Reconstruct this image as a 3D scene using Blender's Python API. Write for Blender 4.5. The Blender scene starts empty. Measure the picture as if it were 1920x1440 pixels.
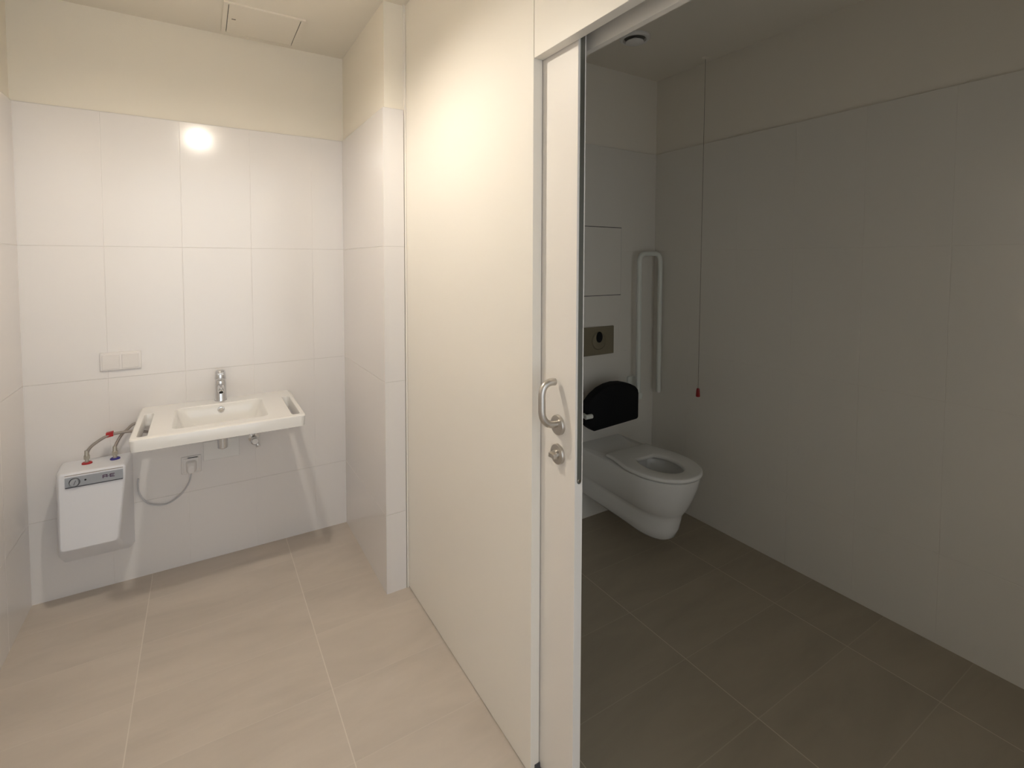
import bpy, bmesh, math
from math import sin, cos, pi, radians
from mathutils import Vector, Matrix

scn = bpy.context.scene
COL = scn.collection

# ------------------------------------------------------------------ camera
CAM = dict(f=932.5945, cx=949.345, cy=530.9774, pitch=0.044, roll=0.0021, yaw=0.5497, h=1.5)
def make_camera():
    p = CAM
    F = Vector((sin(p['yaw']), cos(p['yaw']), 0)); R = Vector((cos(p['yaw']), -sin(p['yaw']), 0)); U = Vector((0, 0, 1))
    c, s = cos(p['pitch']), sin(p['pitch'])
    F2 = F*c - U*s; U2 = U*c + F*s
    c, s = cos(p['roll']), sin(p['roll'])
    R3 = R*c + U2*s; U3 = U2*c - R*s
    cd = bpy.data.cameras.new('camera'); co = bpy.data.objects.new('camera', cd); COL.objects.link(co)
    m = Matrix((R3, U3, -F2)).transposed().to_4x4(); m.translation = Vector((0, 0, p['h']))
    co.matrix_world = m
    cd.sensor_fit = 'HORIZONTAL'; cd.sensor_width = 36.0
    cd.lens = p['f']/1920*36.0
    cd.shift_x = (960 - p['cx'])/1920
    cd.shift_y = (p['cy'] - 720)/1920
    cd.clip_start = 0.02
    scn.camera = co
make_camera()

# ------------------------------------------------------------------ world: cool daylight through the unseen end behind the photographer, left open for fill
w = bpy.data.worlds.new('world'); scn.world = w; w.use_nodes = True
w.node_tree.nodes['Background'].inputs[0].default_value = (0.87, 0.935, 1.0, 1)
w.node_tree.nodes['Background'].inputs[1].default_value = 1.6
scn.view_settings.view_transform = 'Standard'
scn.view_settings.look = 'None'
scn.view_settings.exposure = 0.46
scn.view_settings.gamma = 1.0
scn.view_settings.use_curve_mapping = False
pl = bpy.data.lights.new('open_end_daylight', 'AREA'); pl.shape = 'RECTANGLE'; pl.size = 1.44; pl.size_y = 2.6  # portal over the unseen end, opened full width for even fill light
pl.energy = 1.0; pl.cycles.is_portal = True
po = bpy.data.objects.new('open_end_daylight', pl); COL.objects.link(po)
po.location = (0.0625, -1.62, 1.309); po.rotation_euler = (radians(90), 0, 0)   # faces +Y into the room
po.rotation_euler = (radians(90), 0, radians(180))
LAMP_POS = (0.0, 1.63, 2.37); LAMP_STRENGTH = 500.0; LAMP_COL = (1.0, 0.93, 0.82)

# ------------------------------------------------------------------ room measures
XL, XC, XD, XR = -0.660, 0.681, 0.785, 2.434
D, DP, DR, YJ, ZH, ZC, ZT = 2.865, 2.134, 2.186, 1.141, 2.053, 2.618, 2.165
YF = -1.6

# ------------------------------------------------------------------ materials
def nodes(name):
    m = bpy.data.materials.new(name); m.use_nodes = True
    return m, m.node_tree, m.node_tree.nodes['Principled BSDF']
def plain(name, col, rough=0.5, metal=0.0, emit=None, spec=0.5, noise=0.0, nscale=40.0, bump=0.0):
    m, t, b = nodes(name)
    b.inputs['Base Color'].default_value = (*col, 1); b.inputs['Roughness'].default_value = rough
    b.inputs['Metallic'].default_value = metal; b.inputs['Specular IOR Level'].default_value = spec
    if emit:
        b.inputs['Emission Color'].default_value = (*emit[0], 1); b.inputs['Emission Strength'].default_value = emit[1]
    if noise or bump:
        g = t.nodes.new('ShaderNodeNewGeometry'); n = t.nodes.new('ShaderNodeTexNoise')
        n.inputs['Scale'].default_value = nscale; n.inputs['Detail'].default_value = 4
        t.links.new(g.outputs['Position'], n.inputs['Vector'])
        if noise:
            mx = t.nodes.new('ShaderNodeMix'); mx.data_type = 'RGBA'
            mx.inputs['A'].default_value = (*[c*(1-noise) for c in col], 1); mx.inputs['B'].default_value = (*[min(1, c*(1+noise)) for c in col], 1)
            t.links.new(n.outputs['Fac'], mx.inputs['Factor']); t.links.new(mx.outputs['Result'], b.inputs['Base Color'])
        if bump:
            bp = t.nodes.new('ShaderNodeBump'); bp.inputs['Strength'].default_value = bump; bp.inputs['Distance'].default_value = 0.002
            t.links.new(n.outputs['Fac'], bp.inputs['Height']); t.links.new(bp.outputs['Normal'], b.inputs['Normal'])
    return m
def tiled(name, au, u0, wu, av, v0, wv, tile, grout, rough, gw=0.0012, soft=0.0014, depth=0.0008, floor=False, vfade=1.0, ufade=1.0):
    m, t, b = nodes(name); L = t.links.new
    g = t.nodes.new('ShaderNodeNewGeometry'); sp = t.nodes.new('ShaderNodeSeparateXYZ'); L(g.outputs['Position'], sp.inputs[0])
    def M(op, a, bb=None):
        n = t.nodes.new('ShaderNodeMath'); n.operation = op
        for i, v in enumerate((a, bb)):
            if v is None: continue
            if isinstance(v, (int, float)): n.inputs[i].default_value = v
            else: L(v, n.inputs[i])
        return n.outputs[0]
    def dist(ax, o, wd):
        q = M('DIVIDE', M('SUBTRACT', sp.outputs['XYZ'.index(ax)], o), wd)
        fr = M('FRACT', q)
        return M('MULTIPLY', M('MINIMUM', fr, M('SUBTRACT', 1.0, fr)), wd), M('FLOOR', q)
    du, iu = dist(au, u0, wu); dv, iv = dist(av, v0, wv)
    def line(dd, k):
        q = t.nodes.new('ShaderNodeMapRange'); q.interpolation_type = 'SMOOTHSTEP'
        q.inputs['From Min'].default_value = gw*0.5; q.inputs['From Max'].default_value = gw*0.5 + soft
        q.inputs['To Min'].default_value = 1.0 - k; q.inputs['To Max'].default_value = 1.0
        L(dd, q.inputs['Value']); return q.outputs['Result']
    cfac = M('MINIMUM', line(du, ufade), line(dv, vfade))
    d = M('MINIMUM', du, dv)
    mr = t.nodes.new('ShaderNodeMapRange'); mr.interpolation_type = 'SMOOTHSTEP'
    mr.inputs['From Min'].default_value = gw*0.5; mr.inputs['From Max'].default_value = gw*0.5 + soft
    L(d, mr.inputs['Value'])
    fac = mr.outputs['Result']
    tcol = None
    if floor:
        mp = t.nodes.new('ShaderNodeMapping'); mp.inputs['Scale'].default_value = (0.6, 2.2, 1)
        L(g.outputs['Position'], mp.inputs['Vector'])
        cmb = t.nodes.new('ShaderNodeCombineXYZ'); L(M('MULTIPLY', iu, 3.7), cmb.inputs[0]); L(M('MULTIPLY', iv, 5.3), cmb.inputs[1])
        va = t.nodes.new('ShaderNodeVectorMath'); L(mp.outputs[0], va.inputs[0]); L(cmb.outputs[0], va.inputs[1])
        n = t.nodes.new('ShaderNodeTexNoise'); n.inputs['Scale'].default_value = 2.6; n.inputs['Detail'].default_value = 7; n.inputs['Roughness'].default_value = 0.62
        n.inputs['Distortion'].default_value = 0.6
        L(va.outputs[0], n.inputs['Vector'])
        rp = t.nodes.new('ShaderNodeMapRange'); rp.inputs['From Min'].default_value = 0.3; rp.inputs['From Max'].default_value = 0.7
        L(n.outputs['Fac'], rp.inputs['Value'])
        mx = t.nodes.new('ShaderNodeMix'); mx.data_type = 'RGBA'
        mx.inputs['A'].default_value = (*[c*0.91 for c in tile], 1); mx.inputs['B'].default_value = (*[c*1.09 for c in tile], 1)
        L(rp.outputs['Result'], mx.inputs['Factor']); tcol = mx.outputs['Result']
    mc = t.nodes.new('ShaderNodeMix'); mc.data_type = 'RGBA'
    mc.inputs['A'].default_value = (*grout, 1); mc.inputs['B'].default_value = (*tile, 1)
    if tcol: L(tcol, mc.inputs['B'])
    L(cfac, mc.inputs['Factor']); L(mc.outputs['Result'], b.inputs['Base Color'])
    rr = t.nodes.new('ShaderNodeMapRange'); rr.inputs['To Min'].default_value = 0.7; rr.inputs['To Max'].default_value = rough
    L(fac, rr.inputs['Value']); L(rr.outputs['Result'], b.inputs['Roughness'])
    bp = t.nodes.new('ShaderNodeBump'); bp.inputs['Strength'].default_value = 1.0; bp.inputs['Distance'].default_value = depth
    wob = t.nodes.new('ShaderNodeTexNoise'); wob.inputs['Scale'].default_value = 6 if not floor else 60; wob.inputs['Detail'].default_value = 1 if not floor else 3
    L(g.outputs['Position'], wob.inputs['Vector'])
    L(M('ADD', fac, M('MULTIPLY', wob.outputs['Fac'], 0.35 if not floor else 0.12)), bp.inputs['Height']); L(bp.outputs['Normal'], b.inputs['Normal'])
    return m

TILE = (0.79, 0.755, 0.73); GROUT = (0.64, 0.605, 0.575)
TILE2 = (0.77, 0.735, 0.665); GROUT2 = (0.64, 0.60, 0.53)  # toilet room wall tile, yellowed to carry the low-light tint
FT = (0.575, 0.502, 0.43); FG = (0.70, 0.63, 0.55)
WT = 0.2972; HT = 0.601; Z0 = 0.3613
M_TB = tiled('white_wall_tile_back', 'X', 0.2201, WT, 'Z', Z0, HT, TILE, GROUT, 0.15, ufade=0.22, depth=0.0005)
M_TS = tiled('white_wall_tile_side', 'Y', DP, 0.3655*2, 'Z', Z0, HT, TILE, GROUT, 0.15, ufade=0.22, depth=0.0005)
M_TP = tiled('white_wall_tile_pier', 'X', XC-0.002, 0.6, 'Z', Z0, HT, TILE, GROUT, 0.15, ufade=0.22, depth=0.0005)
M_TL = tiled('white_wall_tile_left', 'Y', D, WT, 'Z', Z0, HT, TILE, GROUT, 0.15, ufade=0.22, depth=0.0005)
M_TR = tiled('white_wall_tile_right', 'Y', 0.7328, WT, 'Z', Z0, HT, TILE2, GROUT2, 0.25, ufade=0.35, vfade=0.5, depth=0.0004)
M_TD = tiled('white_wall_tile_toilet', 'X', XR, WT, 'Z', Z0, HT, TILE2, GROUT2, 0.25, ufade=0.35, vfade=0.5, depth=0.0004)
M_FL = tiled('beige_floor_tile', 'X', 0.36, 0.59, 'Y', 1.748, 0.2985, FT, FG, 0.5, gw=0.002, soft=0.0012, depth=0.00008, floor=True, vfade=0.35)
M_FD = tiled('beige_floor_tile_toilet', 'X', 1.53, 0.59, 'Y', 0.905, 0.288, (0.385, 0.33, 0.25), (0.60, 0.53, 0.43), 0.5, gw=0.002, soft=0.0012, depth=0.00008, floor=True, vfade=0.35)  # same floor tile, darkened and yellowed to carry the room's dimness
M_PL = plain('cream_plaster', (0.83, 0.775, 0.675), 0.85, spec=0.2, bump=0.12, nscale=160)
M_PN = plain('cream_panel', (0.84, 0.795, 0.72), 0.38, spec=0.4)
M_DOOR = plain('cream_door', (0.80, 0.755, 0.70), 0.4, spec=0.4)
M_DK = plain('dark_gap', (0.02, 0.02, 0.02), 0.9)
M_CER = plain('white_ceramic', (0.84, 0.82, 0.79), 0.07)
M_CERT = plain('toilet_ceramic', (0.80, 0.79, 0.76), 0.12)
M_SEAT = plain('seat_plastic', (0.80, 0.79, 0.76), 0.25)
M_CHR = plain('chrome', (0.72, 0.73, 0.75), 0.09, 1.0)
M_STEEL = plain('satin_steel', (0.55, 0.52, 0.48), 0.34, 1.0)
M_ALU = plain('grey_aluminium_strip', (0.30, 0.31, 0.29), 0.3, 0.9)
M_WP = plain('white_plastic', (0.80, 0.78, 0.75), 0.35)
M_SW = plain('switch_plastic', (0.80, 0.76, 0.73), 0.3)
M_WH = plain('white_enamel', (0.80, 0.80, 0.83), 0.3)
M_GREY = plain('grey_control_panel', (0.36, 0.38, 0.41), 0.4)
M_DGREY = plain('dark_grey_plastic', (0.07, 0.07, 0.08), 0.4)
M_LOGO = plain('purple_print', (0.10, 0.05, 0.10), 0.5)
M_RED = plain('red_plastic', (0.42, 0.015, 0.02), 0.4)
M_BLUE = plain('blue_plastic', (0.04, 0.03, 0.25), 0.4)
M_HOSE = plain('braided_hose', (0.36, 0.32, 0.29), 0.45, 0.6, noise=0.25, nscale=700, bump=0.6)
M_BRASS = plain('brushed_fitting', (0.55, 0.52, 0.45), 0.35, 0.9)
M_BLACK = plain('black_foam', (0.006, 0.006, 0.007), 0.75, spec=0.2)
M_TUBE = plain('white_coated_tube', (0.78, 0.80, 0.74), 0.3)
M_FLUSH = plain('bronze_steel', (0.30, 0.27, 0.20), 0.4, 0.8)
M_CORD = plain('dark_cord', (0.16, 0.13, 0.09), 0.8)
M_GCORD = plain('grey_cable', (0.55, 0.54, 0.55), 0.5)
M_BULB = plain('lit_bulb', (1, 1, 1), 0.5, emit=(LAMP_COL, LAMP_STRENGTH))
M_WATER = plain('toilet_water', (0.25, 0.28, 0.25), 0.02)
M_REDH = plain('red_pull_handle', (0.30, 0.008, 0.008), 0.4)

# ------------------------------------------------------------------ mesh helpers (all shapes in world metres)
def box(bm, x0, x1, y0, y1, z0, z1):
    v = [bm.verts.new(p) for p in ((x0,y0,z0),(x1,y0,z0),(x1,y1,z0),(x0,y1,z0),(x0,y0,z1),(x1,y0,z1),(x1,y1,z1),(x0,y1,z1))]
    for f in ((3,2,1,0),(4,5,6,7),(0,1,5,4),(1,2,6,5),(2,3,7,6),(3,0,4,7)):
        bm.faces.new([v[i] for i in f])
    return bm
def B(*a):
    return box(bmesh.new(), *a)
def hexa(bm, pts):
    v = [bm.verts.new(p) for p in pts]
    for f in ((3,2,1,0),(4,5,6,7),(0,1,5,4),(1,2,6,5),(2,3,7,6),(3,0,4,7)):
        bm.faces.new([v[i] for i in f])
    return bm
def loft(bm, loops, cap0=True, cap1=True):
    rings = [[bm.verts.new(p) for p in l] for l in loops]
    n = len(rings[0])
    for a, b in zip(rings, rings[1:]):
        for i in range(n):
            bm.faces.new((a[i], a[(i+1) % n], b[(i+1) % n], b[i]))
    if cap0: bm.faces.new(list(reversed(rings[0])))
    if cap1: bm.faces.new(rings[-1])
    return bm
def frame_of(d):
    d = Vector(d).normalized()
    a = Vector((0, 0, 1)) if abs(d.z) < 0.9 else Vector((1, 0, 0))
    u = d.cross(a).normalized(); v = d.cross(u).normalized()
    return u, v
def lathe(bm, p0, axis, prof, n=32):
    p0 = Vector(p0); ax = Vector(axis).normalized(); u, v = frame_of(ax)
    loops = [[p0 + ax*h + (u*cos(2*pi*i/n) + v*sin(2*pi*i/n))*max(r, 1e-5) for i in range(n)] for h, r in prof]
    loft(bm, loops)
    return bm
def cyl(bm, p0, p1, r0, r1=None, n=24):
    p0, p1 = Vector(p0), Vector(p1)
    return lathe(bm, p0, p1-p0, [(0, r0), ((p1-p0).length, r0 if r1 is None else r1)], n)
def smooth_path(pts, rad, seg=8):
    """polyline with rounded corners"""
    P = [Vector(p) for p in pts]; out = [P[0]]
    for i in range(1, len(P)-1):
        a = (P[i-1]-P[i]); b = (P[i+1]-P[i]); r = min(rad, a.length*(0.92 if i == 1 else 0.49), b.length*(0.92 if i == len(P)-2 else 0.49))
        s, e = P[i]+a.normalized()*r, P[i]+b.normalized()*r
        for k in range(seg+1):
            t = k/seg; out.append(s*(1-t)**2 + P[i]*2*t*(1-t) + e*t*t)
    out.append(P[-1]); return out
def catmull(pts, seg=10):
    P = [Vector(p) for p in pts]; P = [P[0]*2-P[1]] + P + [P[-1]*2-P[-2]]; out = []
    for i in range(1, len(P)-2):
        for k in range(seg):
            t = k/seg; a, b, c, d = P[i-1], P[i], P[i+1], P[i+2]
            out.append(0.5*((2*b) + (c-a)*t + (2*a-5*b+4*c-d)*t*t + (3*b-a-3*c+d)*t**3))
    out.append(P[-2]); return out
def tube(bm, path, r, n=14):
    u = None; loops = []
    for i, p in enumerate(path):
        d = (path[min(i+1, len(path)-1)] - path[max(i-1, 0)]).normalized()
        if u is None: u, _ = frame_of(d)
        u = (u - d*u.dot(d)).normalized(); v = d.cross(u)
        loops.append([p + (u*cos(2*pi*k/n) + v*sin(2*pi*k/n))*r for k in range(n)])
    return loft(bm, loops)
def ring_plate(bm, c, axis, ro, ri, h, n=32):
    c = Vector(c); ax = Vector(axis).normalized(); u, v = frame_of(ax)
    L = lambda r, z: [c + ax*z + (u*cos(2*pi*i/n)+v*sin(2*pi*i/n))*r for i in range(n)]
    loops = [L(ri, 0), L(ro, 0), L(ro, h*0.6), L((ro*3+ri)/4, h), L((ro+ri*3)/4, h), L(ri, h*0.6), L(ri, 0)]
    rings = [[bm.verts.new(p) for p in l] for l in loops[:-1]]
    rings.append(rings[0])
    for a, b in zip(rings, rings[1:]):
        for i in range(n):
            bm.faces.new((a[i], a[(i+1) % n], b[(i+1) % n], b[i]))
    return bm

BASE = {}
def thing(name, label, cat, loc, group=None):
    o = bpy.data.objects.new(name, None); COL.objects.link(o); o.location = loc; o.empty_display_size = 0.05
    o['label'] = label; o['category'] = cat
    if group: o['group'] = group
    BASE[o] = Vector(loc); return o
def obj(name, bm, mat, parent=None, bevel=0.0, seg=2, ang=35, label=None, smooth=True, origin=None):
    bmesh.ops.recalc_face_normals(bm, faces=bm.faces[:])
    me = bpy.data.meshes.new(name); bm.to_mesh(me); bm.free()
    if parent is not None: base = BASE[parent]
    else:
        xs = [v.co for v in me.vertices]
        base = Vector(origin) if origin else Vector(((min(v.x for v in xs)+max(v.x for v in xs))/2, (min(v.y for v in xs)+max(v.y for v in xs))/2, min(v.z for v in xs)))
    me.transform(Matrix.Translation(-base))
    me.materials.append(mat)
    if smooth:
        for p in me.polygons: p.use_smooth = True
        me.set_sharp_from_angle(angle=radians(ang))
    o = bpy.data.objects.new(name, me); COL.objects.link(o)
    if parent is not None: o.parent = parent
    else: o.location = base
    BASE[o] = base
    if bevel:
        md = o.modifiers.new('bevel', 'BEVEL'); md.width = bevel; md.segments = seg; md.limit_method = 'ANGLE'; md.angle_limit = radians(ang)
        md.harden_normals = False
    if label: o['label'] = label
    return o
def tag(o, label, cat, group=None):
    o['label'] = label; o['category'] = cat
    if group: o['group'] = group
    return o
def struct(name, bm, mat, parent=None, bevel=0.0, label=None, smooth=False):
    o = obj(name, bm, mat, parent, bevel=bevel, smooth=smooth)
    if parent is None:
        o['kind'] = 'structure'
        if label: o['label'] = label; o['category'] = name.split('_')[0]
    return o

# ------------------------------------------------------------------ the setting
T = 0.009            # tiles stand this far proud of the plaster
struct('floor', B(XL-0.12, 0.83, YF-0.9, D+0.12, -0.10, 0), M_FL, label='pale beige tiled floor of the washbasin room')
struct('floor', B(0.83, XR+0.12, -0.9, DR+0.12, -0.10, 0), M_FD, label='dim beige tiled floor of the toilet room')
struct('ceiling', B(XL-0.12, XR+0.12, YF-0.12, D+0.12, ZC, ZC+0.12), M_PL, label='plain cream ceiling above both rooms')
wb = struct('wall_back', B(XL-0.12, XR+0.12, D+T, D+0.12, 0, ZC), M_PL, label='back wall with washbasin, white tiles below cream plaster')
struct('tiling', B(XL-0.02, XC+0.02, D, D+T, 0, ZT), M_TB, wb)
wl = struct('wall_left', B(XL-0.12, XL-T, YF-0.12, D+T, 0, ZC), M_PL, label='left wall, white tiles below cream plaster')
struct('tiling', B(XL-T, XL, YF, D, 0, ZT), M_TL, wl)
wp = struct('wall_pier', B(XC+T, 0.93, DP+T, D+T, 0, ZC), M_PL, label='narrow tiled wall pier between washbasin and white partition panel')
struct('tiling', B(XC, XC+T, DP, D, 0, ZT), M_TS, wp)
struct('tiling', B(XC+T, XD-0.012, DP, DP+T, 0, ZT), M_TP, wp)
struct('trim_1', B(XD-0.0085, XD-0.001, DP-0.002, DP+T, 0, ZC), M_PN, label='thin white edge strip where the pier meets the partition panel')
# partition: panel over the door pocket, header over the opening, inner skin on the toilet side
struct('wall_partition', B(XD, XD+0.030, YJ, DP+T-0.001, 0.004, ZC), M_PN, bevel=0.0012, label='tall smooth cream partition panel left of the sliding door')
h = struct('wall_header', B(XD, XD+0.030, 0.105, YJ-0.0025, ZH, ZC), M_PN, bevel=0.0012, label='cream header panel above the sliding door opening')
struct('inner_board', B(0.870, 0.888, 0.105, YJ+0.02, ZH-0.005, ZC), M_PN, h)
struct('wall_pocket', B(0.870, 0.888, YJ+0.02, DR, 0, ZC), M_PN, label='toilet room side of the sliding door pocket')
struct('wall_jamb', B(XD, 0.888, YF-0.12, 0.105, 0, ZC), M_PN, label='partition wall on the near side of the doorway')
wr = struct('wall_right', B(XR+T, XR+0.12, -0.9, DR+0.12, 0, ZC), M_PL, label='long right wall of the toilet room, dim white tiles')
struct('tiling', B(XR, XR+T, -0.78, DR, 0, ZT), M_TR, wr)
wt = struct('wall_toilet', B(0.93, XR+0.01, DR+T, DR+0.12, 0, ZC), M_PL, label='wall behind the toilet, dim white tiles')
struct('tiling', B(0.888, XR, DR, DR+T, 0, ZT), M_TD, wt)
bm = bmesh.new(); box(bm, 0.888, 1.30, -0.9, -0.78, 0, ZC); box(bm, 1.62, XR+0.12, -0.9, -0.78, 0, ZC); box(bm, 1.30, 1.62, -0.9, -0.78, 2.05, ZC)  # unseen gap added in this wall to light the toilet room
struct('wall_near', bm, M_PL, label='near end wall of the toilet room with an added light gap')

# ------------------------------------------------------------------ sliding door
dx0, dx1, dy0 = 0.817, 0.843, 0.990
door = struct('door_1', B(dx0, dx1, dy0, YJ+0.80, 0.018, ZH+0.03), M_DOOR, bevel=0.001, label='cream sliding door standing mostly open inside its wall pocket')
BASE[door] = BASE[door]
# metal strip let into the leading edge, round lower end with a screw
bm = bmesh.new(); xs, zs = (dx0+dx1)/2 + 0.001, 0.925; r = 0.0072
pts = [(xs - r, 2.075), ] + [(xs + r*cos(a), zs + r*sin(a)) for a in [pi + pi*k/12 for k in range(13)]] + [(xs + r, 2.075)]
loft(bm, [[(x, dy0-0.0012, z) for x, z in pts], [(x, dy0+0.003, z) for x, z in pts]])
strip = obj('edge_strip', bm, M_ALU, door, label='dark grey metal strip with rounded end in the door edge')
bm = bmesh.new(); lathe(bm, (xs, dy0-0.0012, zs+0.001), (0, -1, 0), [(0, 0.0048), (0.0012, 0.0042), (0.0013, 0.0)], 20)
obj('screw', bm, M_CHR, strip)
# U shaped safety lever standing upright on a round rose
hy, hz = 1.060, 1.061; xf = dx0
bm = bmesh.new(); lathe(bm, (xf, hy-0.001, hz-0.003), (-1, 0, 0), [(0, 0.0272), (0.007, 0.0272), (0.0085, 0.0262), (0.009, 0.022), (0.009, 0.0)], 40)
rose = obj('handle_rose', bm, M_STEEL, door)
bm = bmesh.new()
path = smooth_path([(xf-0.004, hy, hz), (xf-0.056, hy, hz), (xf-0.057, hy, hz+0.120), (xf-0.014, hy, hz+0.116)], 0.046, 12)
tube(bm, path, 0.0098, 20)
obj('door_handle', bm, M_STEEL, door, label='satin steel U-shaped door handle')
lz = 0.978
bm = bmesh.new(); lathe(bm, (xf, hy-0.001, lz), (-1, 0, 0), [(0, 0.0272), (0.007, 0.0272), (0.0085, 0.0262), (0.009, 0.022), (0.009, 0.0)], 40)
lr = obj('lock_rose', bm, M_STEEL, door)
bm = bmesh.new(); lathe(bm, (xf-0.009, hy-0.001, lz), (-1, 0, 0), [(0, 0.0125), (0.006, 0.0125), (0.007, 0.0115), (0.007, 0)], 28)
box(bm, xf-0.026, xf-0.014, hy-0.013, hy+0.011, lz-0.0065, lz+0.0055)
obj('thumb_turn', bm, M_STEEL, lr, bevel=0.0015)
tag(obj('dark_gap_block', B(0.799, 0.8165, YJ-0.004, YJ+0.03, 0.0, 0.030), M_DGREY), 'small black block standing in for the dark gap at the pocket mouth', 'gap shade')  # black block added to draw the dark gap below the jamb

# ------------------------------------------------------------------ washbasin
ZS = 0.808
sx0, sx1, sy0, sy1 = -0.255, 0.388, 2.357, D
sink = thing('washbasin', 'wide white ceramic washbasin with a grab slot at each end', 'washbasin', ((sx0+sx1)/2, D, ZS-0.055))
def rrect(x0, x1, y0, y1, r, n=6):
    out = []
    for cx, cy, a0 in ((x1-r, y0+r, -pi/2), (x1-r, y1-r, 0), (x0+r, y1-r, pi/2), (x0+r, y0+r, pi)):
        for k in range(n+1):
            a = a0 + pi/2*k/n; out.append((cx+r*cos(a), cy+r*sin(a)))
    return out
def prism_loops(specs):
    bm = bmesh.new(); loft(bm, [[(x, y, z) for x, y in rrect(*s[:5])] for s in specs for z in (s[5],)])
    bmesh.ops.recalc_face_normals(bm, faces=bm.faces[:]); return bm
def temp(bm):
    me = bpy.data.meshes.new('tmp'); bm.to_mesh(me); bm.free(); o = bpy.data.objects.new('tmp', me); COL.objects.link(o); return o
def boolean(base, ops):
    for o, op in ops:
        md = base.modifiers.new('b', 'BOOLEAN'); md.object = o; md.operation = op; md.solver = 'EXACT'
    dg = bpy.context.evaluated_depsgraph_get(); me = bpy.data.meshes.new_from_object(base.evaluated_get(dg))
    for o in [base] + [o for o, _ in ops]: bpy.data.objects.remove(o)
    bm = bmesh.new(); bm.from_mesh(me); bpy.data.meshes.remove(me); return bm
e = 0.006
slab = temp(prism_loops([(sx0+0.012, sx1-0.012, sy0+0.014, sy1-0.0005, 0.018, ZS-0.054), (sx0+0.004, sx1-0.004, sy0+0.005, sy1-0.0005, 0.020, ZS-0.050),
                         (sx0, sx1, sy0, sy1-0.0005, 0.022, ZS-e), (sx0+0.0018, sx1-0.0018, sy0+0.0018, sy1-0.0005, 0.021, ZS-0.0018), (sx0+e, sx1-e, sy0+e, sy1-0.0005, 0.018, ZS)]))
hull = temp(prism_loops([(-0.05, 0.18, 2.585, 2.74, 0.05, ZS-0.116), (-0.10, 0.23, 2.515, 2.775, 0.06, ZS-0.092), (-0.145, 0.275, 2.42, 2.80, 0.06, ZS-0.040)]))
bx0, bx1, by0, by1 = -0.116, 0.240, 2.432, 2.762
cav = temp(prism_loops([(bx0+0.07, bx1-0.07, by0+0.175, by1-0.06, 0.04, ZS-0.104), (bx0+0.045, bx1-0.045, by0+0.125, by1-0.030, 0.05, ZS-0.094), (bx0+0.024, bx1-0.024, by0+0.085, by1-0.014, 0.045, ZS-0.072),
                        (bx0+0.009, bx1-0.009, by0+0.022, by1-0.005, 0.036, ZS-0.03), (bx0+0.0015, bx1-0.0015, by0+0.002, by1-0.0015, 0.030, ZS-0.006), (bx0-0.004, bx1+0.004, by0-0.004, by1+0.004, 0.030, ZS+0.001)]))
cuts = []
for a, b_ in ((-0.231, -0.199), (0.335, 0.366)):
    cuts.append((temp(prism_loops([(a, b_, 2.392, 2.735, 0.010, ZS-0.08), (a, b_, 2.392, 2.735, 0.010, ZS-0.004), (a-0.003, b_+0.003, 2.389, 2.738, 0.012, ZS+0.002)])), 'DIFFERENCE'))
bm = boolean(slab, [(hull, 'UNION'), (cav, 'DIFFERENCE')] + cuts)
obj('basin', bm, M_CER, sink, ang=30)
bm = bmesh.new(); lathe(bm, (0.0665, by1-0.0065, ZS-0.029), (0, -1, 0.12), [(0, 0.0155), (0.003, 0.0150), (0.0042, 0.012), (0.0042, 0.0)], 28)
ov = obj('overflow_ring', bm, M_CHR, sink, label='chrome overflow ring')
bm = bmesh.new(); lathe(bm, (0.0665, by1-0.0108, ZS-0.0285), (0, -1, 0.12), [(0, 0.0100), (0.002, 0.0092), (0.0035, 0.006), (0.004, 0.0)], 24)
obj('overflow_cap', bm, M_STEEL, ov)
bm = bmesh.new(); lathe(bm, (0.066, 2.655, ZS-0.1045), (0, 0, 1), [(0, 0.026), (0.003, 0.025), (0.0045, 0.018), (0.0055, 0)], 28)
obj('drain_plug', bm, M_CHR, sink)
bm = bmesh.new(); cyl(bm, (0.067, 2.64, ZS-0.115), (0.067, 2.64, 0.66), 0.016); lathe(bm, (0.067, 2.64, 0.628), (0, 0, 1), [(0, 0.0), (0, 0.019), (0.003, 0.0215), (0.05, 0.0215), (0.052, 0.017)], 28)
tube(bm, smooth_path([(0.067, 2.64, 0.662), (0.067, D-0.006, 0.662)], 0.01), 0.012)
obj('bottle_trap', bm, M_CHR, sink, label='chrome bottle trap')
# faucet
fx, fy = 0.068, 2.825
fa = thing('faucet', 'chrome single-lever mixer tap on the rear rim of the washbasin', 'faucet', (fx, fy, ZS))
bm = bmesh.new(); lathe(bm, (fx, fy, ZS), (0, 0, 1), [(0, 0.0270), (0.003, 0.0270), (0.006, 0.0258), (0.088, 0.0245), (0.100, 0.0225), (0.102, 0.0215)], 36)
obj('tap_body', bm, M_CHR, fa)
bm = bmesh.new(); path = [Vector((fx, fy-0.008, ZS+0.072)), Vector((fx, fy-0.05, ZS+0.077)), Vector((fx, fy-0.085, ZS+0.073)), Vector((fx, fy-0.094, ZS+0.068))]
tube(bm, catmull(path, 6), 0.0145, 24)
sp = obj('spout', bm, M_CHR, fa)
bm = bmesh.new(); lathe(bm, (fx, fy-0.092, ZS+0.0665), (0, -0.75, -0.65), [(0, 0.0128), (0.008, 0.0122), (0.0085, 0.0095)], 24)
ae = obj('aerator', bm, M_CHR, sp)
bm = bmesh.new(); lathe(bm, (fx, fy-0.092-0.0066, ZS+0.0665-0.0057), (0, -0.75, -0.65), [(0, 0.0090), (0.0006, 0.0088), (0.0007, 0)], 20)
obj('aerator_mesh', bm, M_DK, sp)
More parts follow.
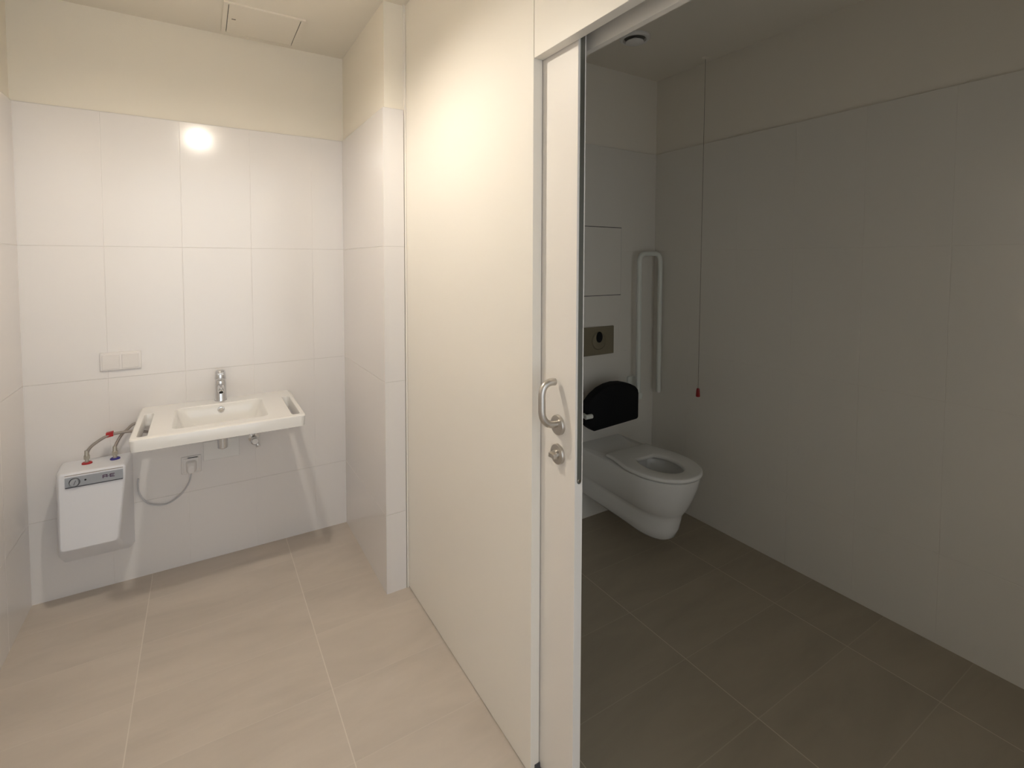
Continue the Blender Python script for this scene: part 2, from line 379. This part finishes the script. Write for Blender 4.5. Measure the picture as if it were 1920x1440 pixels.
bm = bmesh.new(); lathe(bm, (fx, fy, ZS+0.101), (0, 0.08, 1), [(0, 0.0225), (0.006, 0.0250), (0.036, 0.0225), (0.048, 0.0195), (0.051, 0.012), (0.052, 0)], 36)
hexa(bm, [(fx-0.013, fy-0.052, ZS+0.136), (fx+0.013, fy-0.052, ZS+0.136), (fx+0.016, fy+0.004, ZS+0.128), (fx-0.016, fy+0.004, ZS+0.128),
          (fx-0.013, fy-0.052, ZS+0.143), (fx+0.013, fy-0.052, ZS+0.143), (fx+0.016, fy+0.004, ZS+0.146), (fx-0.016, fy+0.004, ZS+0.146)])
obj('lever', bm, M_CHR, fa, bevel=0.002)
# below the basin
cpl = obj('cover_plate', B(-0.012, 0.146, D-0.004, D, 0.502, 0.598), M_WP, bevel=0.002)
tag(cpl, 'flat white cover plate on the tiles below the washbasin', 'cover plate')
va = thing('angle_valve', 'small chrome shut-off valve on the wall under the right of the basin', 'valve', (0.214, D, 0.582))
bm = bmesh.new(); lathe(bm, (0.214, D, 0.582), (0, -1, 0), [(0, 0.026), (0.003, 0.026), (0.008, 0.013), (0.03, 0.0105), (0.05, 0.0105)], 24)
obj('valve_body', bm, M_CHR, va)
bm = bmesh.new(); n = 24
lathe(bm, (0.214, D-0.05, 0.582), (0, -1, 0), [(0, 0.014), (0.004, 0.019), (0.022, 0.0185), (0.026, 0.014), (0.026, 0)], n)
obj('valve_knob', bm, M_CHR, va)
bm = bmesh.new(); cyl(bm, (0.222, D-0.028, 0.574), (0.230, D-0.032, 0.545), 0.009); cyl(bm, (0.229, D-0.0315, 0.548), (0.231, D-0.0325, 0.540), 0.012, n=6)
obj('outlet_nut', bm, M_CHR, va)

# ------------------------------------------------------------------ water heater
wh = thing('water_heater', 'small white under-sink water heater with a grey control panel', 'water heater', (-0.41, D, 0.165))
bx, tx = (-0.545, -0.279), None
def rect_loop(x0, x1, z0, z1, y, r=0.012, yb=None):
    return [(x, y, z) for x, z in rrect(x0, x1, z0, z1, r, 4)]
bm = bmesh.new()
loft(bm, [rect_loop(-0.545, -0.294, 0.168, 0.606, D-0.0005, 0.012), rect_loop(-0.543, -0.295, 0.176, 0.611, D-0.045, 0.014),
          rect_loop(-0.536, -0.2965, 0.246, 0.618, D-0.150, 0.018), rect_loop(-0.5225, -0.2965, 0.291, 0.621, D-0.200, 0.016), rect_loop(-0.5165, -0.3025, 0.298, 0.616, D-0.207, 0.014)])
# taper the front: lower corners of the front loops pull inwards
for v in bm.verts:
    k = max(0.0, min(1.0, (D - v.co.y)/0.20))
    s = max(0.0, min(1.0, (0.60 - v.co.z)/0.30))
    cxm = -0.412
    if v.co.x > cxm: v.co.x -= 0.030*k*s
    else: v.co.x -= 0.003*k*s
obj('casing', bm, M_WH, wh, bevel=0.004, ang=20)
yf = D-0.207
cp = obj('control_panel', B(-0.498, -0.307, yf-0.003, yf+0.002, 0.561, 0.604), M_GREY, wh, bevel=0.0012, label='grey control panel')
bm = bmesh.new(); box(bm, -0.497, -0.308, yf-0.0045, yf-0.001, 0.561, 0.5645)
obj('panel_edge', bm, M_DGREY, cp)
bm = bmesh.new(); box(bm, -0.498, -0.307, yf-0.001, yf+0.004, 0.6105, 0.6125)
obj('lid_groove', bm, plain('tan_groove', (0.30, 0.24, 0.17), 0.6), wh)
kx, kz = -0.467, 0.5825
bm = bmesh.new(); lathe(bm, (kx, yf-0.003, kz), (0, -1, 0), [(0, 0.0155), (0.010, 0.0145), (0.0115, 0.013), (0.0115, 0)], 32)
dial = obj('temperature_dial', bm, M_GREY, cp)
bm = bmesh.new(); ring_plate(bm, (kx, yf-0.003, kz), (0, -1, 0), 0.0182, 0.0155, 0.0016)
obj('dial_ring', bm, M_DGREY, dial)
bm = bmesh.new()
hexa(bm, [(kx-0.002, yf-0.0155, kz-0.008), (kx, yf-0.0155, kz-0.008), (kx+0.007, yf-0.0155, kz+0.011), (kx+0.005, yf-0.0155, kz+0.011),
          (kx-0.002, yf-0.0140, kz-0.008), (kx, yf-0.0140, kz-0.008), (kx+0.007, yf-0.0140, kz+0.011), (kx+0.005, yf-0.0140, kz+0.011)])
obj('dial_pointer', bm, M_DGREY, dial)
bm = bmesh.new(); lathe(bm, (-0.432, yf-0.003, 0.5855), (0, -1, 0), [(0, 0.0035), (0.0015, 0.0032), (0.002, 0)], 16)
obj('indicator_light', bm, M_DK, cp)
# purple lettering "A-E"
bm = bmesh.new(); lx, lz_, hh, tt = -0.376, 0.579, 0.0145, 0.0032
def bar(x0, x1, z0, z1): box(bm, lx+x0, lx+x1, yf-0.0042, yf-0.0028, lz_+z0, lz_+z1)
bar(0, 0.0034, 0, hh-0.002); bar(0.002, 0.0165, hh-tt, hh); bar(0.0132, 0.0166, 0.0015, hh-0.001); bar(0.0034, 0.0132, 0.0048, 0.0048+tt*0.8); bar(0.0185, 0.0215, 0.0048, 0.0048+tt*0.8)
bar(0.0240, 0.0272, 0.001, hh-0.001); bar(0.0255, 0.0405, hh-tt, hh); bar(0.0272, 0.0375, 0.0056, 0.0056+tt*0.8); bar(0.0255, 0.0405, 0, tt*0.9)
obj('lettering', bm, M_LOGO, cp, smooth=False)
fit = {}
for nm, x, mat in (('hot_collar', -0.444, M_RED), ('cold_collar', -0.347, M_BLUE)):
    bm = bmesh.new(); lathe(bm, (x, 2.775, 0.6145), (0, 0, 1), [(0, 0.0185), (0.004, 0.0185), (0.006, 0.016), (0.0062, 0.008)], 28)
    c_ = obj(nm, bm, mat, wh, label=('red' if mat is M_RED else 'blue')+' collar ring')
    bm = bmesh.new(); cyl(bm, (x, 2.775, 0.618), (x, 2.775, 0.636), 0.0075)
    obj('stub_pipe', bm, M_BRASS, c_)
def hose(name, label, x, pts, tagat=None):
    t = thing(name, label, 'hose', (x, 2.775, 0.634), 'flexible hoses from heater to basin')
    bm = bmesh.new(); tube(bm, catmull(pts, 12), 0.0062, 12); obj('braided_hose', bm, M_HOSE, t)
    bm = bmesh.new(); cyl(bm, (x, 2.775, 0.634), (x, 2.775, 0.650), 0.0115, n=6); cyl(bm, (x, 2.775, 0.650), (x, 2.775, 0.672), 0.0085, 0.0075); obj('union_nut', bm, M_BRASS, t)
    return t
hh_ = hose('water_hose', 'braided hose with a red tag rising from the red collar of the heater', -0.444,
     [(-0.444, 2.775, 0.655), (-0.437, 2.775, 0.675), (-0.416, 2.778, 0.696), (-0.367, 2.785, 0.722), (-0.292, 2.790, 0.725), (-0.218, 2.790, 0.708), (-0.19, 2.802, 0.688)])
bm = bmesh.new(); hexa(bm, [(-0.3770, 2.7800, 0.7130), (-0.3510, 2.7780, 0.7170), (-0.3510, 2.8000, 0.7170), (-0.3770, 2.8020, 0.7130), (-0.3780, 2.7800, 0.7330), (-0.3520, 2.7780, 0.7370), (-0.3520, 2.8000, 0.7370), (-0.3780, 2.8020, 0.7330)])
obj('red_tag', bm, M_RED, hh_, bevel=0.001, label='red tag clipped round the hose')
hose('water_hose', 'braided hose rising in a tight bend from the blue collar of the heater', -0.347,
     [(-0.347, 2.775, 0.655), (-0.344, 2.777, 0.675), (-0.328, 2.805, 0.706), (-0.305, 2.826, 0.727), (-0.278, 2.840, 0.744), (-0.218, 2.850, 0.740), (-0.18, 2.850, 0.725)])

# ------------------------------------------------------------------ socket, plug, switch
so = thing('wall_socket', 'white wall socket under the basin with a plug in it', 'socket', (-0.063, D, 0.455))
obj('socket_frame', B(-0.104, -0.022, D-0.009, D, 0.455, 0.540), M_SW, so, bevel=0.003)
bm = B(-0.096, -0.030, D-0.013, D-0.0085, 0.463, 0.532)
obj('socket_insert', bm, M_SW, so, bevel=0.002)
obj('hinge_slot', B(-0.078, -0.036, D-0.0135, D-0.0095, 0.5335, 0.5352), M_DK, so)
pc = thing('power_cable', 'grey plug and cable hanging from the socket towards the heater', 'cable', (-0.062, D-0.03, 0.46))
bm = bmesh.new(); loft(bm, [[(x, D-0.0135, z) for x, z in rrect(-0.086, -0.040, 0.470, 0.522, 0.012, 5)], [(x, D-0.033, z) for x, z in rrect(-0.082, -0.044, 0.466, 0.516, 0.012, 5)], [(x, D-0.045, z) for x, z in rrect(-0.076, -0.050, 0.466, 0.500, 0.010, 5)]])
obj('plug', bm, M_SW, pc, bevel=0.003)
bm = bmesh.new(); tube(bm, catmull([(-0.063, D-0.036, 0.472), (-0.066, D-0.034, 0.452), (-0.078, D-0.026, 0.410), (-0.112, D-0.014, 0.360), (-0.165, D-0.008, 0.328), (-0.220, D-0.008, 0.338), (-0.252, D-0.010, 0.365), (-0.272, D-0.012, 0.41), (-0.2755, D-0.018, 0.45), (-0.273, D-0.02, 0.48)], 10), 0.0036, 10)
obj('cord', bm, M_GCORD, pc)
sw = thing('light_switch', 'white double light switch plate on the tiles above the heater', 'switch', (-0.325, D, 1.0))
obj('switch_frame', B(-0.401, -0.249, D-0.009, D, 0.9985, 1.0815), M_SW, sw, bevel=0.0025)
for x0 in (-0.392, -0.3205):
    hexa_bm = hexa(bmesh.new(), [(x0, D-0.0115, 1.0055), (x0+0.062, D-0.0115, 1.0055), (x0+0.062, D-0.008, 1.0055), (x0, D-0.008, 1.0055),
                                 (x0, D-0.015, 1.0700), (x0+0.062, D-0.015, 1.0700), (x0+0.062, D-0.008, 1.0700), (x0, D-0.008, 1.0700)])
    obj('rocker', hexa_bm, M_SW, sw, bevel=0.0012)
# ------------------------------------------------------------------ ceiling hatch
ch = thing('ceiling_hatch', 'rectangular white access hatch in the ceiling near the back wall', 'hatch', (0.27, 2.665, ZC))
bm = bmesh.new(); X0, X1, Y0, Y1 = 0.106, 0.438, 2.500, 2.830; f_ = 0.018
box(bm, X0, X0+f_, Y0, Y1, ZC-0.008, ZC); box(bm, X1-f_, X1, Y0, Y1, ZC-0.008, ZC); box(bm, X0+f_, X1-f_, Y0, Y0+0.012, ZC-0.008, ZC); box(bm, X0+f_, X1-f_, Y1-0.012, Y1, ZC-0.008, ZC)
obj('hatch_frame', bm, M_PL, ch)
obj('hatch_gap_shade', B(X0+f_, X1-f_, Y0+0.012, Y1-0.012, ZC-0.0012, ZC), M_DK, ch)  # black sheet stands in for shade in the slits round the panel
obj('hatch_panel', B(X0+f_+0.0028, X1-f_-0.0028, Y0+0.0122, Y1-0.0122, ZC-0.007, ZC-0.0012), M_PL, ch, bevel=0.001)
bm = bmesh.new(); box(bm, 0.142, 0.159, 2.652, 2.659, ZC-0.0078, ZC-0.0068)
obj('latch_slot', bm, plain('latch_grey', (0.16, 0.13, 0.10), 0.6), ch)

# ------------------------------------------------------------------ toilet
CX = 1.968
to = thing('toilet', 'long white wall-hung toilet with an open seat ring and no lid', 'toilet', (CX, DR, 0.09))
NS, NF = 7, 40
def outline(z, tip, hw, yw, rw, rear=DR, p=0.92):
    out = []
    for k in range(NS):
        t = k/NS; s = t*t*(3-2*t)
        out.append((CX - (rw + (hw-rw)*s), rear + (yw-rear)*t, z))
    for k in range(NF+1):
        a = pi - pi*k/NF; c, s = cos(a), sin(a)
        out.append((CX + hw*math.copysign(abs(c)**p, c), yw - (yw-tip)*abs(s)**p, z))
    for k in range(NS-1, -1, -1):
        t = k/NS; s = t*t*(3-2*t)
        out.append((CX + (rw + (hw-rw)*s), rear + (yw-rear)*t, z))
    return out
def hole(ref, hx, hy_, rx, ry, z):
    out = []
    for x, y, _ in ref:
        a = math.atan2((y-hy_)/ry, (x-hx)/rx); out.append((hx+rx*cos(a), hy_+ry*sin(a), z))
    return out
def smoothz(lo, hi, t): return lo+(hi-lo)*t
R0 = outline(0.452, 1.510, 0.180, 1.75, 0.172)
loops = [outline(0.122, 1.70, 0.050, 1.86, 0.085), outline(0.104, 1.685, 0.068, 1.84, 0.092), outline(0.108, 1.655, 0.084, 1.82, 0.100), outline(0.125, 1.630, 0.096, 1.80, 0.105), outline(0.17, 1.608, 0.104, 1.79, 0.108), outline(0.225, 1.594, 0.104, 1.78, 0.108),
         outline(0.245, 1.590, 0.106, 1.77, 0.109), outline(0.258, 1.582, 0.118, 1.76, 0.116), outline(0.280, 1.568, 0.134, 1.76, 0.124), outline(0.31, 1.555, 0.146, 1.76, 0.135), outline(0.35, 1.538, 0.161, 1.75, 0.15), outline(0.40, 1.521, 0.174, 1.75, 0.166), outline(0.440, 1.512, 0.180, 1.75, 0.172), R0,
         outline(0.4545, 1.514, 0.176, 1.75, 0.170)]
for v_, (z_, fz) in ((0, (0, 0)),): pass
hc = (CX-0.002, 1.712)
loops += [hole(R0, *hc, 0.120, 0.155, 0.4545), hole(R0, *hc, 0.112, 0.146, 0.445), hole(R0, *hc, 0.108, 0.142, 0.40), hole(R0, hc[0], hc[1]+0.01, 0.085, 0.115, 0.32), hole(R0, hc[0], hc[1]+0.02, 0.05, 0.07, 0.26), hole(R0, hc[0], hc[1]+0.02, 0.01, 0.015, 0.245)]
# the underside rises towards the wall
bm = bmesh.new()
loops = [[(x, y, z + (max(0, 0.30-z)/0.2)*0.045*max(0, min(1, (y-1.66)/0.5)) if z < 0.30 else z) for x, y, z in l] for l in loops]
loft(bm, loops)
obj('bowl', bm, M_CERT, to, ang=50)
bm = bmesh.new(); n_ = 32
lathe(bm, (hc[0], hc[1]+0.016, 0.282), (0, 0, 1), [(0, 0.066), (0.0008, 0.066), (0.0009, 0)], n_)
obj('water', bm, M_WATER, to)
def seat_loop(z, ins, rear=1.945):
    out = []; hw, tip, yw = 0.186-ins, 1.502+ins, 1.74
    rw = 0.150-ins
    pts = outline(z, tip, hw, yw, rw, rear-ins)
    return pts
S0 = seat_loop(0.4595, 0.011)
bm = bmesh.new()
seq = [S0, seat_loop(0.4605, 0.002), seat_loop(0.463, 0.0), seat_loop(0.472, 0.0), seat_loop(0.477, 0.003), seat_loop(0.479, 0.010), hole(S0, *hc, 0.104, 0.138, 0.478), hole(S0, *hc, 0.096, 0.130, 0.474), hole(S0, *hc, 0.092, 0.126, 0.466), hole(S0, *hc, 0.094, 0.128, 0.459)]
rings = [[bm.verts.new(p) for p in l] for l in seq]; rings.append(rings[0]); N_ = len(S0)
for a, b_ in zip(rings, rings[1:]):
    for i in range(N_): bm.faces.new((a[i], a[(i+1) % N_], b_[(i+1) % N_], b_[i]))
st = obj('seat', bm, M_SEAT, to, ang=50)
for s in (-1, 1):
    bm = bmesh.new(); cyl(bm, (CX+s*0.075, 1.90, 0.4535), (CX+s*0.075, 1.90, 0.460), 0.012); obj('seat_buffer', bm, M_SEAT, st)
# flush plate
fp = thing('flush_plate', 'rectangular bronze-grey flush plate above the black backrest', 'flush plate', (1.96, DR, 0.955))
obj('plate', B(1.838, 2.084, DR-0.012, DR, 0.955, 1.120), M_FLUSH, fp, bevel=0.003)
bm = bmesh.new(); ring_plate(bm, (1.965, DR-0.012, 1.038), (0, -1, 0), 0.054, 0.050, 0.003, 40)
bt = obj('button_ring', bm, M_FLUSH, fp)
bm = bmesh.new(); lathe(bm, (1.965, DR-0.012, 1.038), (0, -1, 0), [(0, 0.049), (0.003, 0.049), (0.004, 0.046), (0.002, 0)], 40)
obj('flush_button', bm, M_FLUSH, fp)
bm = bmesh.new(); n = 28
loft(bm, [[(1.966+0.024*cos(2*pi*k/n), y, 1.060+0.032*sin(2*pi*k/n)) for k in range(n)] for y in (DR-0.0142, DR-0.0165)])
obj('finger_recess', bm, M_BLACK, fp, label='dark oval in the flush button')
# access panel over the flush plate
ap = thing('access_panel', 'square white tile access panel outlined by a dark joint above the flush plate', 'access panel', (1.955, DR, 1.300))
obj('joint_frame', B(1.765, 2.1445, DR-0.0015, DR, 1.2995, 1.7025), M_DK, ap)
obj('panel', B(1.768, 2.1420, DR-0.004, DR-0.0015, 1.303, 1.699), plain('panel_tile', TILE2, 0.25), ap, bevel=0.001)
# fold-up grab rail
gr = thing('grab_rail', 'white fold-up grab rail standing upright on the wall beside the toilet', 'grab rail', (2.30, DR, 0.64))
bm = bmesh.new()
tube(bm, smooth_path([(2.232, 2.118, 0.70), (2.232, 2.120, 1.548), (2.410, 2.120, 1.548), (2.410, 2.118, 0.695)], 0.05, 10), 0.0145, 18)
obj('rail_tube', bm, M_TUBE, gr)
bm = bmesh.new(); loft(bm, [[(x, DR, z) for x, z in rrect(2.205, 2.275, 0.635, 0.80, 0.012, 4)], [(x, DR-0.012, z) for x, z in rrect(2.207, 2.273, 0.637, 0.798, 0.012, 4)]])
obj('wall_plate', bm, M_TUBE, gr, bevel=0.003)
bm = bmesh.new(); box(bm, 2.216, 2.248, DR-0.085, DR-0.012, 0.672, 0.712)
cyl(bm, (2.210, DR-0.068, 0.692), (2.254, DR-0.068, 0.692), 0.017)
obj('hinge', bm, M_TUBE, gr, bevel=0.003)
bm = bmesh.new(); cyl(bm, (2.410, 2.118, 0.6955), (2.410, 2.118, 0.688), 0.0135, 0.0125); obj('end_cap', bm, M_WP, gr)
# backrest
br = thing('padded_backrest', 'black padded backrest with arched top on white arms above the toilet', 'backrest', (1.965, DR, 0.59))
pts = []
prof = [(1.756, 0.735), (1.800, 0.775), (1.850, 0.803), (1.900, 0.818), (1.955, 0.824), (2.015, 0.819), (2.065, 0.806), (2.108, 0.786), (2.128, 0.766), (2.134, 0.745), (2.134, 0.606), (2.130, 0.598), (2.121, 0.594), (1.80, 0.578), (1.768, 0.600), (1.756, 0.616)]
c_ = (1.95, 0.70)
def pad(y, s): return [(c_[0]+(x-c_[0])*s, y, c_[1]+(z-c_[1])*s) for x, z in prof]
bm = bmesh.new(); loft(bm, [pad(2.075, 0.97), pad(2.07, 1.0), pad(2.025, 1.0), pad(2.018, 0.985), pad(2.015, 0.95)])
obj('pad', bm, M_BLACK, br, bevel=0.003)
for s in (-1, 1):
    x = 1.95 + s*0.215
    bm = bmesh.new()
    tube(bm, smooth_path([(x, DR-0.004, 0.665), (x, 2.050, 0.665), (x - s*0.055, 2.050, 0.665)], 0.03, 8), 0.0125, 16)
    ar = obj('arm', bm, M_TUBE, br)
    bm = bmesh.new(); lathe(bm, (x, DR, 0.665), (0, -1, 0), [(0, 0.034), (0.006, 0.034), (0.009, 0.030), (0.009, 0.0)], 28); obj('arm_flange', bm, M_TUBE, ar)
bm = bmesh.new(); cyl(bm, (1.768, 2.004, 0.672), (1.722, 2.004, 0.672), 0.0125, n=18); box(bm, 1.722, 1.742, 2.004, 2.05, 0.662, 0.682)
obj('pivot_stub', bm, M_TUBE, br, bevel=0.002)
# pull cord
cd = thing('pull_cord', 'emergency pull cord with a red handle hanging from the ceiling', 'pull cord', (2.381, 1.80, ZC))
bm = bmesh.new(); cyl(bm, (2.381, 1.80, ZC-0.004), (2.3715, 1.80, 0.785), 0.0010, n=8); obj('cord', bm, M_CORD, cd)
bm = bmesh.new(); lathe(bm, (2.381, 1.80, ZC), (0, 0, -1), [(0, 0.018), (0.006, 0.017), (0.009, 0.008), (0.009, 0)], 24); obj('ceiling_rose', bm, M_PL, cd)
bm = bmesh.new(); lathe(bm, (2.371, 1.80, 0.788), (0, 0, -1), [(0, 0.003), (0.002, 0.0075), (0.012, 0.009), (0.045, 0.0115), (0.048, 0.010), (0.049, 0)], 20); obj('handle', bm, M_REDH, cd, label='red plastic handle')
# ceiling ventilation valve in the toilet room
cv = thing('ceiling_vent', 'small round vent in the dim ceiling near the door head', 'vent', (1.868, 1.827, ZC))
bm = bmesh.new(); ring_plate(bm, (1.868, 1.827, ZC), (0, 0, -1), 0.075, 0.052, 0.014, 40); obj('vent_ring', bm, M_WP, cv)
bm = bmesh.new(); lathe(bm, (1.868, 1.827, ZC-0.006), (0, 0, -1), [(0, 0.012), (0.01, 0.030), (0.016, 0.044), (0.020, 0.044), (0.026, 0.030), (0.028, 0)], 40); obj('vent_disc', bm, M_WP, cv)
bm = bmesh.new(); lathe(bm, (1.868, 1.827, ZC), (0, 0, -1), [(0, 0.052), (0.003, 0.052), (0.0031, 0)], 32); obj('vent_throat', bm, plain('vent_shadow', (0.22, 0.21, 0.19), 0.8), cv)

# ------------------------------------------------------------------ the lamp of the room: a bulb hanging from the ceiling
lx_, ly_, lz2 = LAMP_POS
la = thing('pendant_lamp', 'lit bulb under a shallow white shade added to hold back upward light, hanging from the ceiling of the washbasin room', 'lamp', (lx_, ly_, ZC))
bm = bmesh.new()
lathe(bm, (lx_, ly_, lz2-0.036), (0, 0, 1), [(0.0, 0.0), (0.002, 0.010), (0.010, 0.0225), (0.022, 0.032), (0.036, 0.036), (0.050, 0.0325), (0.062, 0.024), (0.074, 0.0165), (0.082, 0.0145)], 24)
obj('bulb', bm, M_BULB, la)
bm = bmesh.new(); lathe(bm, (lx_, ly_, lz2+0.0465), (0, 0, 1), [(0, 0.016), (0.004, 0.018), (0.045, 0.018), (0.052, 0.008)], 24); obj('lamp_holder', bm, M_WP, la)
bm = bmesh.new(); rr_ = [(0.020, 0.066), (0.060, 0.060), (0.098, 0.040), (0.112, -0.030), (0.1145, -0.030), (0.1005, 0.042), (0.061, 0.063), (0.020, 0.069)]
rings = [[bm.verts.new((lx_ + r_*cos(2*pi*k/40), ly_ + r_*sin(2*pi*k/40), lz2 + z_)) for k in range(40)] for r_, z_ in rr_]; rings.append(rings[0])
for a, b_ in zip(rings, rings[1:]):
    for i in range(40): bm.faces.new((a[i], a[(i+1) % 40], b_[(i+1) % 40], b_[i]))
M_SHADE = plain('white_shade', (0.9, 0.88, 0.84), 0.6)  # shade is added; its rim and translucency temper light on upper walls
_t = M_SHADE.node_tree; _o = _t.nodes['Material Output']; _tr = _t.nodes.new('ShaderNodeBsdfTranslucent'); _mx = _t.nodes.new('ShaderNodeMixShader')
_tr.inputs['Color'].default_value = (0.95, 0.90, 0.80, 1); _mx.inputs['Fac'].default_value = 0.7
_t.links.new(_t.nodes['Principled BSDF'].outputs[0], _mx.inputs[1]); _t.links.new(_tr.outputs[0], _mx.inputs[2]); _t.links.new(_mx.outputs[0], _o.inputs['Surface'])
obj('added_lamp_shade', bm, M_SHADE, la)
bm = bmesh.new(); cyl(bm, (lx_, ly_, lz2+0.09), (lx_, ly_, ZC-0.012), 0.0035, n=10); obj('flex', bm, M_WP, la)
bm = bmesh.new(); lathe(bm, (lx_, ly_, ZC), (0, 0, -1), [(0, 0.045), (0.008, 0.043), (0.018, 0.02), (0.018, 0)], 28); obj('ceiling_rose', bm, M_WP, la)
